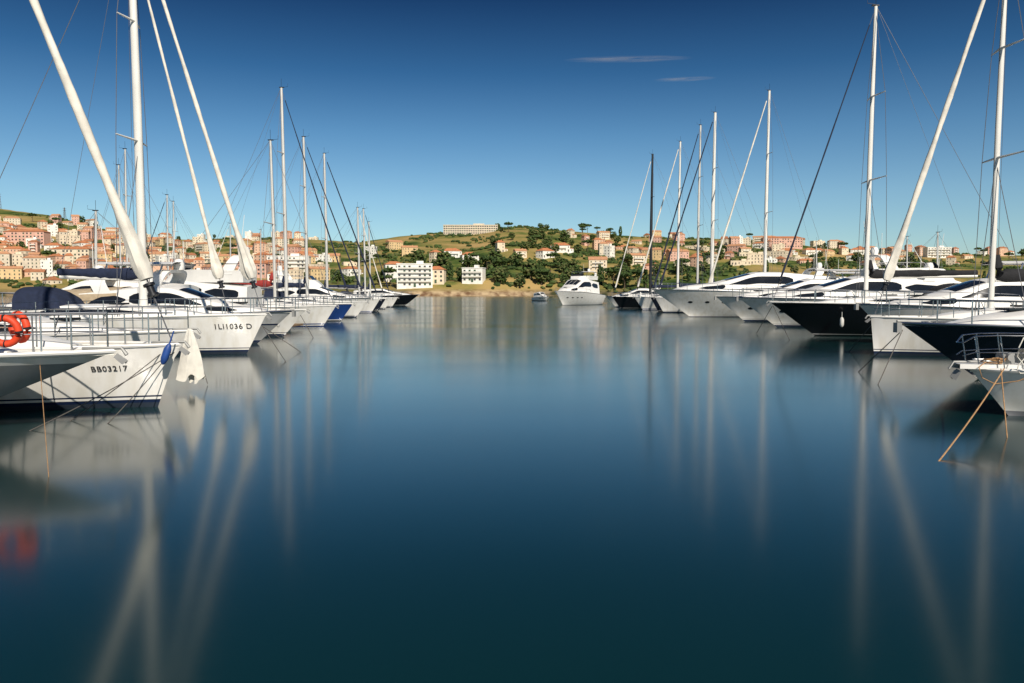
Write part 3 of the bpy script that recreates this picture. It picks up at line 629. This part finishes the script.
# ---------------------------------------------------------------- houses
wallc={"cream":(.74,.62,.46),"pink":(.66,.40,.31),"ochre":(.66,.48,.26),"white":(.82,.79,.72),"brick":(.44,.23,.15),"sand":(.66,.57,.44),"salmon":(.68,.44,.31)}
WM={k:mat("plaster_"+k,c,.9,var=.12,scale=.4) for k,c in wallc.items()}
RM=[mat("roof_tiles_terracotta",(.50,.19,.08),.9,var=.25,scale=.7),mat("roof_tiles_brown",(.40,.165,.08),.9,var=.25,scale=.7),mat("roof_tiles_pale",(.54,.27,.14),.9,var=.2,scale=.7)]
flatm=mat("flat_roof",(.35,.32,.28),.9)
wind=mat("window_dark",(.06,.06,.062),.3); shut=mat("shutter_green",(.05,.10,.06),.7); trim=mat("white_trim",(.68,.65,.58),.8)
def house_meshes(w_,d_,fl,roof,wk,seed):
    rr=random.Random(seed); h=fl*3.0+.4; mb=MB(); mb.box((0,0,(h-8)/2),(w_,d_,h+8),0)
    for fi in range(fl):
        zc=fi*3.0+1.7
        n=max(2,int(w_/3.1))
        for face in (-1,1):
            for i in range(n):
                x=-w_/2+w_*(i+.5)/n; y=face*(d_/2+.04)
                if fi==0 and rr.random()<.3: mb.box((x,y,1.1),(1.2,.08,2.2),1)
                elif rr.random()<.85:
                    mb.box((x,y,zc),(.9,.08,1.35),1 if rr.random()<.7 else 2)
        n2_=max(1,int(d_/3.6))
        for face in (-1,1):
            for i in range(n2_):
                mb.box((face*(w_/2+.04),-d_/2+d_*(i+.5)/n2_,zc),(.08,.9,1.35),1)
        if seed%4==1 and fi>0:
            mb.box((0,-d_/2-.65,fi*3.0+.35),(w_*.6,1.3,.15),3); mb.box((0,-d_/2-1.25,fi*3.0+.85),(w_*.6,.08,.9),3)
    if seed%3==0:
        mb.box((w_/2+1.9,.6,-2.4),(3.8,d_*.7,11.2),0); mb.box((w_/2+1.9,.6-d_*.35-.04,1.7),(.9,.08,1.3),1)
    wm=mb.mesh("wall",[WM[wk],wind,shut,trim],False)
    mb=MB(); o=.5; a,b_=w_/2+o,d_/2+o; rh=d_*.28
    if roof=='flat':
        mb.box((0,0,h+.35),(w_+.3,d_+.3,.7),0); mb.box((w_*.2,0,h+1.6),(w_*.25,d_*.3,1.8),0); rm=flatm if seed%2 else WM[wk]
    elif roof=='gable':
        v=[(-a,-b_,h),(a,-b_,h),(a,b_,h),(-a,b_,h),(-a,0,h+rh),(a,0,h+rh)]
        mb.add(v,[(0,1,5,4),(2,3,4,5),(0,4,3),(1,2,5),(3,2,1,0)]); rm=RM[seed%3]
    else:
        k=min(a*.6,b_*.9); v=[(-a,-b_,h),(a,-b_,h),(a,b_,h),(-a,b_,h),(-a+k,0,h+rh),(a-k,0,h+rh)]
        mb.add(v,[(0,1,5,4),(2,3,4,5),(0,4,3),(1,2,5),(3,2,1,0)]); rm=RM[seed%3]
    if roof!='flat': mb.box((w_*.2,d_*.1,h+rh*.8),(.8,.8,2.2),0)
    if seed%3==0:
        q=d_*.35+.3; mb.add([(w_/2+.02,.6-q,3.3),(w_/2+4.1,.6-q,3.2),(w_/2+4.1,.6+q,3.2),(w_/2+.02,.6+q,3.3),(w_/2+.02,.6-q*.2,4.3),(w_/2+3.3,.6,4.1)],[(0,1,5,4),(1,2,5),(2,3,4,5)])
    return wm,mb.mesh("roof",[rm],False)
HV=[]
kinds=[("cream","hip"),("pink","hip"),("ochre","gable"),("salmon","hip"),("cream","flat"),("cream","gable"),("white","flat"),("sand","gable"),("pink","gable"),("white","hip"),("salmon","hip"),("sand","hip")]
cn={"cream":"cream","pink":"pink","ochre":"ochre","salmon":"salmon","brick":"brick-red","white":"white","sand":"sand-coloured"}
for i in range(48):
    wk,rf=kinds[i%12]; w_=R.choice([8,10,12,15,20]) ; fl=R.choice([1,2,2,3,3,4]); HV.append((house_meshes(w_,R.choice([8,9,11]),fl,rf,wk,i),wk,rf,w_,fl))
rt={"hip":"terracotta hipped roof","gable":"terracotta gabled roof","flat":"flat roof"}
placed=[]; nh=0
def put_house(px,py,sel=None,minsep=10.5,sc_=.92):
    global nh
    if nh>=298: return
    p=hit(px,py)
    if p is None: return
    if any((p.x-q.x)**2+(p.y-q.y)**2<(minsep**2) for q in placed): return
    placed.append(p.copy()); nh+=1
    (wm,rm),wk,rf,w_,fl=HV[R.randrange(len(HV))] if sel is None else R.choice([h for h in HV if h[1] in sel])
    o=bpy.data.objects.new("house",wm); col.objects.link(o); o.location=p-Vector((0,0,.4)); o.rotation_euler=(0,0,R.choice([-.6,-.3,0,.2,.45,.8])+R.uniform(-.1,.1)); o.scale=(sc_*R.uniform(.85,1.1),sc_*R.uniform(.85,1.1),sc_)
    o["label"]="%s %d-storey house with %s on the hillside"%(cn[wk],fl,rt[rf]); o["category"]="house"; o["group"]="houses on the hillside"
    r_=bpy.data.objects.new("roof",rm); col.objects.link(r_); r_.parent=o
def big_building(px,py,w_,d_,fl,wk,label,rz=0,roof='flat',bays=None,balc=False,ww=1.5):
    p=hit(px,py)
    if p is None: return
    for k in (-.35,0,.35): placed.append(p+Vector((k*w_,0,0)))
    e=empty("apartment_building",p-Vector((0,0,.4)),rz,label,"building"); h=fl*3.1+.5
    mb=MB(); mb.box((0,0,(h-10)/2),(w_,d_,h+10)); mb.obj("wall",e,WM[wk],False)
    mb=MB()
    if roof=='flat': mb.box((0,0,h+.3),(w_+.6,d_+.6,.6)); mb.box((w_*.15,0,h+1.5),(w_*.2,d_*.4,2.0))
    else:
        a,b_=w_/2+.6,d_/2+.6; rh=2.6; k=b_*.9
        mb.add([(-a,-b_,h),(a,-b_,h),(a,b_,h),(-a,b_,h),(-a+k,0,h+rh),(a-k,0,h+rh)],[(0,1,5,4),(2,3,4,5),(0,4,3),(1,2,5),(3,2,1,0)])
    mb.obj("roof",e,WM[wk] if roof=='flat' else RM[0],False)
    n=bays or int(w_/3.4)
    mbw=MB(); mbw.box((0,0,0),(ww,.1,1.5)); wmsh=mbw.mesh("window",[wind],False); wmsh2=mbw.mesh("window",[shut],False)
    cnt=0
    for f_ in range(fl):
        for i in range(n):
            if cnt>=100: break
            if R.random()<.12 and n<20: continue
            cnt+=1
            q=bpy.data.objects.new("window",wmsh if R.random()<.7 else wmsh2); col.objects.link(q); q.parent=e; q.location=(-w_/2+w_*(i+.5)/n,-d_/2-.04,f_*3.1+1.9)
        if balc and f_>0:
            mb=MB(); mb.box((0,-d_/2-.75,f_*3.1+.45),(w_*.92,1.5,.16)); mb.box((0,-d_/2-1.45,f_*3.1+.95),(w_*.92,.08,.9)); mb.obj("balcony",e,trim,False)
    mb=MB(); mb.box((0,-d_/2-.12,1.2),(1.6,.12,2.4)); mb.obj("door",e,shut,False)
big_building(415,287,25,12,5,"white","white five-storey seafront hotel with balconies",balc=True,rz=.12)
big_building(474,282,15,10,3,"white","small white three-storey seafront building",balc=True,rz=-.2)
big_building(394,281,14,10,4,"white","white four-storey seafront building",rz=.3,roof='hip')
big_building(437,283,12,9,3,"cream","cream three-storey house beside the white hotel",rz=-.1,roof='hip')
big_building(471,235,76,12,4,"sand","long pale four-storey building along the ridge",bays=24,ww=2.2)
big_building(780,248,52,12,4,"pink","long pink four-storey apartment block",roof='hip')
big_building(935,258,30,12,4,"white","white four-storey apartment block",balc=True)
big_building(30,246,40,12,4,"pink","wide pink four-storey palazzo on hillside",roof='hip')
big_building(290,272,34,12,4,"white","white four-storey seafront apartment block",balc=True,rz=.1)
big_building(250,276,30,12,3,"pink","pink three-storey seafront building",roof='hip')
big_building(75,264,34,12,4,"cream","cream four-storey apartment block",roof='hip')
for px,py in ((335,262),(350,266),(372,258),(352,276),(395,250),(410,256),(436,262),(452,258),(520,258),(470,262),(545,258),(500,252)): put_house(px,py,("cream","white","ochre"))
for px,py in ((585,246),(570,238),(603,240),(560,252)): put_house(px,py)
for py in (226,231,236,241,246,251,256,261,266,271,276,281):
    for px in range(-10,330,9):
        x=px+R.uniform(-5,5); y=py+R.uniform(-3,3)
        if py<236 and px>105: continue
        if py<246 and px>150 and R.random()<.5: continue
        if R.random()<(.28 if px<190 else .45): continue
        put_house(x,y)
for py in (238,243,248,253,258,264,271):
    for px in range(600,1030,11):
        x=px+R.uniform(-5,5); y=py+R.uniform(-3,3)
        if py<243 and px>700: continue
        if py<251 and px>860: continue
        if R.random()<.5: continue
        put_house(x,y)

# ---------------------------------------------------------------- vegetation
def leafmat(name,c):
    m=mat(name,c,.85,var=.45,scale=.9,spec=.2); return m
LM=[leafmat("foliage_dark",(.036,.062,.018)),leafmat("foliage_mid",(.065,.10,.026)),leafmat("foliage_olive",(.11,.12,.042))]
bark=mat("bark",(.10,.07,.045),.9,var=.3)
phi=(1+5**.5)/2
ICV=[Vector(v).normalized() for v in ((-1,phi,0),(1,phi,0),(-1,-phi,0),(1,-phi,0),(0,-1,phi),(0,1,phi),(0,-1,-phi),(0,1,-phi),(phi,0,-1),(phi,0,1),(-phi,0,-1),(-phi,0,1))]
ICF=[(0,11,5),(0,5,1),(0,1,7),(0,7,10),(0,10,11),(1,5,9),(5,11,4),(11,10,2),(10,7,6),(7,1,8),(3,9,4),(3,4,2),(3,2,6),(3,6,8),(3,8,9),(4,9,5),(2,4,11),(6,2,10),(8,6,7),(9,8,1)]
def clump(mb,c,r,rr,mi=0,sz=.8):
    c=Vector(c); mb.add([c+Vector((v.x,v.y,v.z*sz))*r*rr.uniform(.65,1.25) for v in ICV],ICF,mi)
TV=[]
for i in range(8):
    rr=random.Random(50+i); h=rr.uniform(7,11); kind=i%4
    mb=MB(); mb.tube([(0,0,-2),(.1,0,h*.3),(0,.2,h*.6)],[.35,.26,.12],7)
    for k in range(4):
        a=rr.uniform(0,6.28); mb.tube([(0,0,h*.35),(math.cos(a)*h*.22,math.sin(a)*h*.22,h*.65)],[.14,.05],5)
    tm=mb.mesh("trunk",[bark])
    mb=MB()
    if kind==3:
        h*=1.15
        for k in range(60):
            z=rr.uniform(.08,1); rad=h*.13*math.sin(math.pi*min(1,(1-z)*.75+.12)); a=rr.uniform(0,6.28)
            clump(mb,(math.cos(a)*rad,math.sin(a)*rad,z*h),h*.06,rr,rr.choice([0,0,1]),1.5)
    elif kind==2:
        for k in range(80):
            a=rr.uniform(0,6.28); q=math.sqrt(rr.random())*h*.42; clump(mb,(math.cos(a)*q,math.sin(a)*q,h*.76+rr.uniform(-.1,.2)*h*(1-q/(h*.6))),h*.085,rr,rr.choice([0,0,1]),.7)
    else:
        for k in range(90):
            v=Vector((rr.gauss(0,1),rr.gauss(0,1),rr.gauss(0,1))).normalized()*(rr.random()**.4)
            clump(mb,(v.x*h*.40,v.y*h*.40,h*.55+v.z*h*.42),h*.085,rr,rr.choice([0,1,1,2]))
    TV.append((tm,mb.mesh("crown",LM),("leafy green tree","round bushy green tree","umbrella pine tree","dark cypress tree")[kind]))
ntree=0
def put_tree(px,py,s=1.0):
    global ntree
    if ntree>=298: return
    p=hit(px,py)
    if p is None: return
    if any((p.x-q.x)**2+(p.y-q.y)**2<60 for q in placed): return
    ntree+=1; i=R.randrange(8)
    if i in (3,7) and R.random()<.6: i=0
    tm,cm,lb=TV[i]
    e=empty("tree",p,R.uniform(0,6),lb+" on the hillside among houses","tree","trees on the hillside"); e.scale=(s*R.uniform(.8,1.25),)*3
    for nm,me in (("trunk",tm),("crown",cm)):
        o=bpy.data.objects.new(nm,me); col.objects.link(o); o.parent=e
for _ in range(75): put_tree(R.uniform(430,650),R.uniform(266,290),1.2)
for _ in range(45): put_tree(R.uniform(490,620),R.uniform(228,256),1.15)
for _ in range(20): put_tree(R.uniform(330,430),R.uniform(262,290),1.1)
for _ in range(75): put_tree(R.uniform(-20,420),R.uniform(218,284),1.0)
for _ in range(60): put_tree(R.uniform(600,1040),R.uniform(236,284),1.1)
rr=random.Random(3); mb=MB()
for _ in range(16000):
    px=rr.uniform(-60,1100); y=564+rr.random()**.8*628; x=(px-512)*y/F
    g=nz2(x,y,70,11)+.5*nz2(x,y,25,2)
    thr=.10 if 400<px<660 else .18
    if y<625 and px>445: thr=-.4
    if g<thr: continue
    z=H(x,y)
    if z<1.2: continue
    if z<2.6 and abs(x+30)<45: continue
    if any(abs(x-q.x)<8 and abs(y-q.y)<8 for q in placed): continue
    clump(mb,(x,y,z+.8),rr.uniform(1.2,3.2),rr,rr.choice([0,0,1,1,2]),.75)
mb.obj("scrub",None,LM,kind="stuff",label="dark green bushes scattered over the hillside",category="bushes")
for px,py,hh in ((4,209,24),(68,219,17)):
    p=hit(px,py)
    if p is None: p=Vector(((px-512)*1198/F,1198,H((px-512)*1198/F,1198)))
    mb=MB()
    for sx_ in (-1,1):
        for sy in (-1,1): mb.tube([(sx_*1.8,sy*1.8,-2),(sx_*.3,sy*.3,hh)],.22,4)
    for k in range(6):
        z0=hh*k/6; z1=hh*(k+1)/6; a=lerp(1.8,.3,k/6); b_=lerp(1.8,.3,(k+1)/6)
        for s1 in (-1,1): mb.tube([(-a,s1*a,z0),(b_,s1*b_,z1)],.12,4); mb.tube([(a,s1*a,z0),(-b_,s1*b_,z1)],.12,4)
    for zz in (.75,.9): mb.tube([(-2.6,0,hh*zz),(2.6,0,hh*zz)],.18,4)
    o=mb.obj("pylon",None,mat("galvanised_steel",(.15,.15,.15),.6,metal=.5),label="tall lattice steel pylon on the hill crest",category="pylon",group="pylons on the hill crest"); o.location=p

# ---------------------------------------------------------------- thin clouds
cm=bpy.data.materials.new("cloud_wisp"); cm.use_nodes=True; t=cm.node_tree; t.nodes.clear()
o_=t.nodes.new("ShaderNodeOutputMaterial"); tr=t.nodes.new("ShaderNodeBsdfTransparent"); df=t.nodes.new("ShaderNodeBsdfDiffuse"); df.inputs[0].default_value=(.8,.8,.8,1)
tl=t.nodes.new("ShaderNodeBsdfTranslucent"); tl.inputs[0].default_value=(.8,.8,.8,1); ad=t.nodes.new("ShaderNodeMixShader"); mxx=t.nodes.new("ShaderNodeMixShader")
tcc=t.nodes.new("ShaderNodeTexCoord"); mp=t.nodes.new("ShaderNodeMapping"); mp.inputs["Location"].default_value=(-1,-1,0); mp.inputs["Scale"].default_value=(2,2,0); t.links.new(tcc.outputs["Generated"],mp.inputs[0])
gr=t.nodes.new("ShaderNodeTexGradient"); gr.gradient_type='SPHERICAL'; t.links.new(mp.outputs[0],gr.inputs[0])
nn=t.nodes.new("ShaderNodeTexNoise"); nn.inputs["Scale"].default_value=3; nn.inputs["Detail"].default_value=9; nn.inputs["Roughness"].default_value=.6; mp3=t.nodes.new("ShaderNodeMapping"); mp3.inputs["Scale"].default_value=(.8,1.2,1); t.links.new(tcc.outputs["Generated"],mp3.inputs[0]); t.links.new(mp3.outputs[0],nn.inputs["Vector"])
nr=t.nodes.new("ShaderNodeMapRange"); nr.inputs[1].default_value=.3; nr.inputs[2].default_value=.7; t.links.new(nn.outputs["Fac"],nr.inputs[0])
mu=t.nodes.new("ShaderNodeMath"); mu.operation='MULTIPLY'; t.links.new(gr.outputs["Fac"],mu.inputs[0]); t.links.new(nr.outputs[0],mu.inputs[1])
mu2=t.nodes.new("ShaderNodeMath"); mu2.operation='MULTIPLY'; mu2.use_clamp=True; mu2.inputs[1].default_value=.65; t.links.new(mu.outputs[0],mu2.inputs[0])
t.links.new(df.outputs[0],ad.inputs[1]); t.links.new(tl.outputs[0],ad.inputs[2]); ad.inputs[0].default_value=.5
t.links.new(mu2.outputs[0],mxx.inputs[0]); t.links.new(tr.outputs[0],mxx.inputs[1]); t.links.new(ad.outputs[0],mxx.inputs[2]); t.links.new(mxx.outputs[0],o_.inputs[0])
for px,py,wpx,hpx in ((626,59,130,7),(682,79,64,5)):
    dd=7000.0; e_=math.atan((341.5-py)/F)-math.radians(3.487); zc=CH+dd*math.tan(e_); k=dd/F
    mb=MB(); W=wpx*k/2; Lh=hpx*k/2/math.sin(e_)
    mb.grid([[(-W,-Lh,-10),(0,-Lh,0),(W,-Lh,10)],[(-W,Lh,-10),(0,Lh,0),(W,Lh,10)]])
    o=mb.obj("cloud",None,cm,label="thin white wisp of cirrus cloud",category="cloud",group="thin clouds"); o.location=((px-512)*k,dd,zc)
print("houses",nh,"trees",ntree)
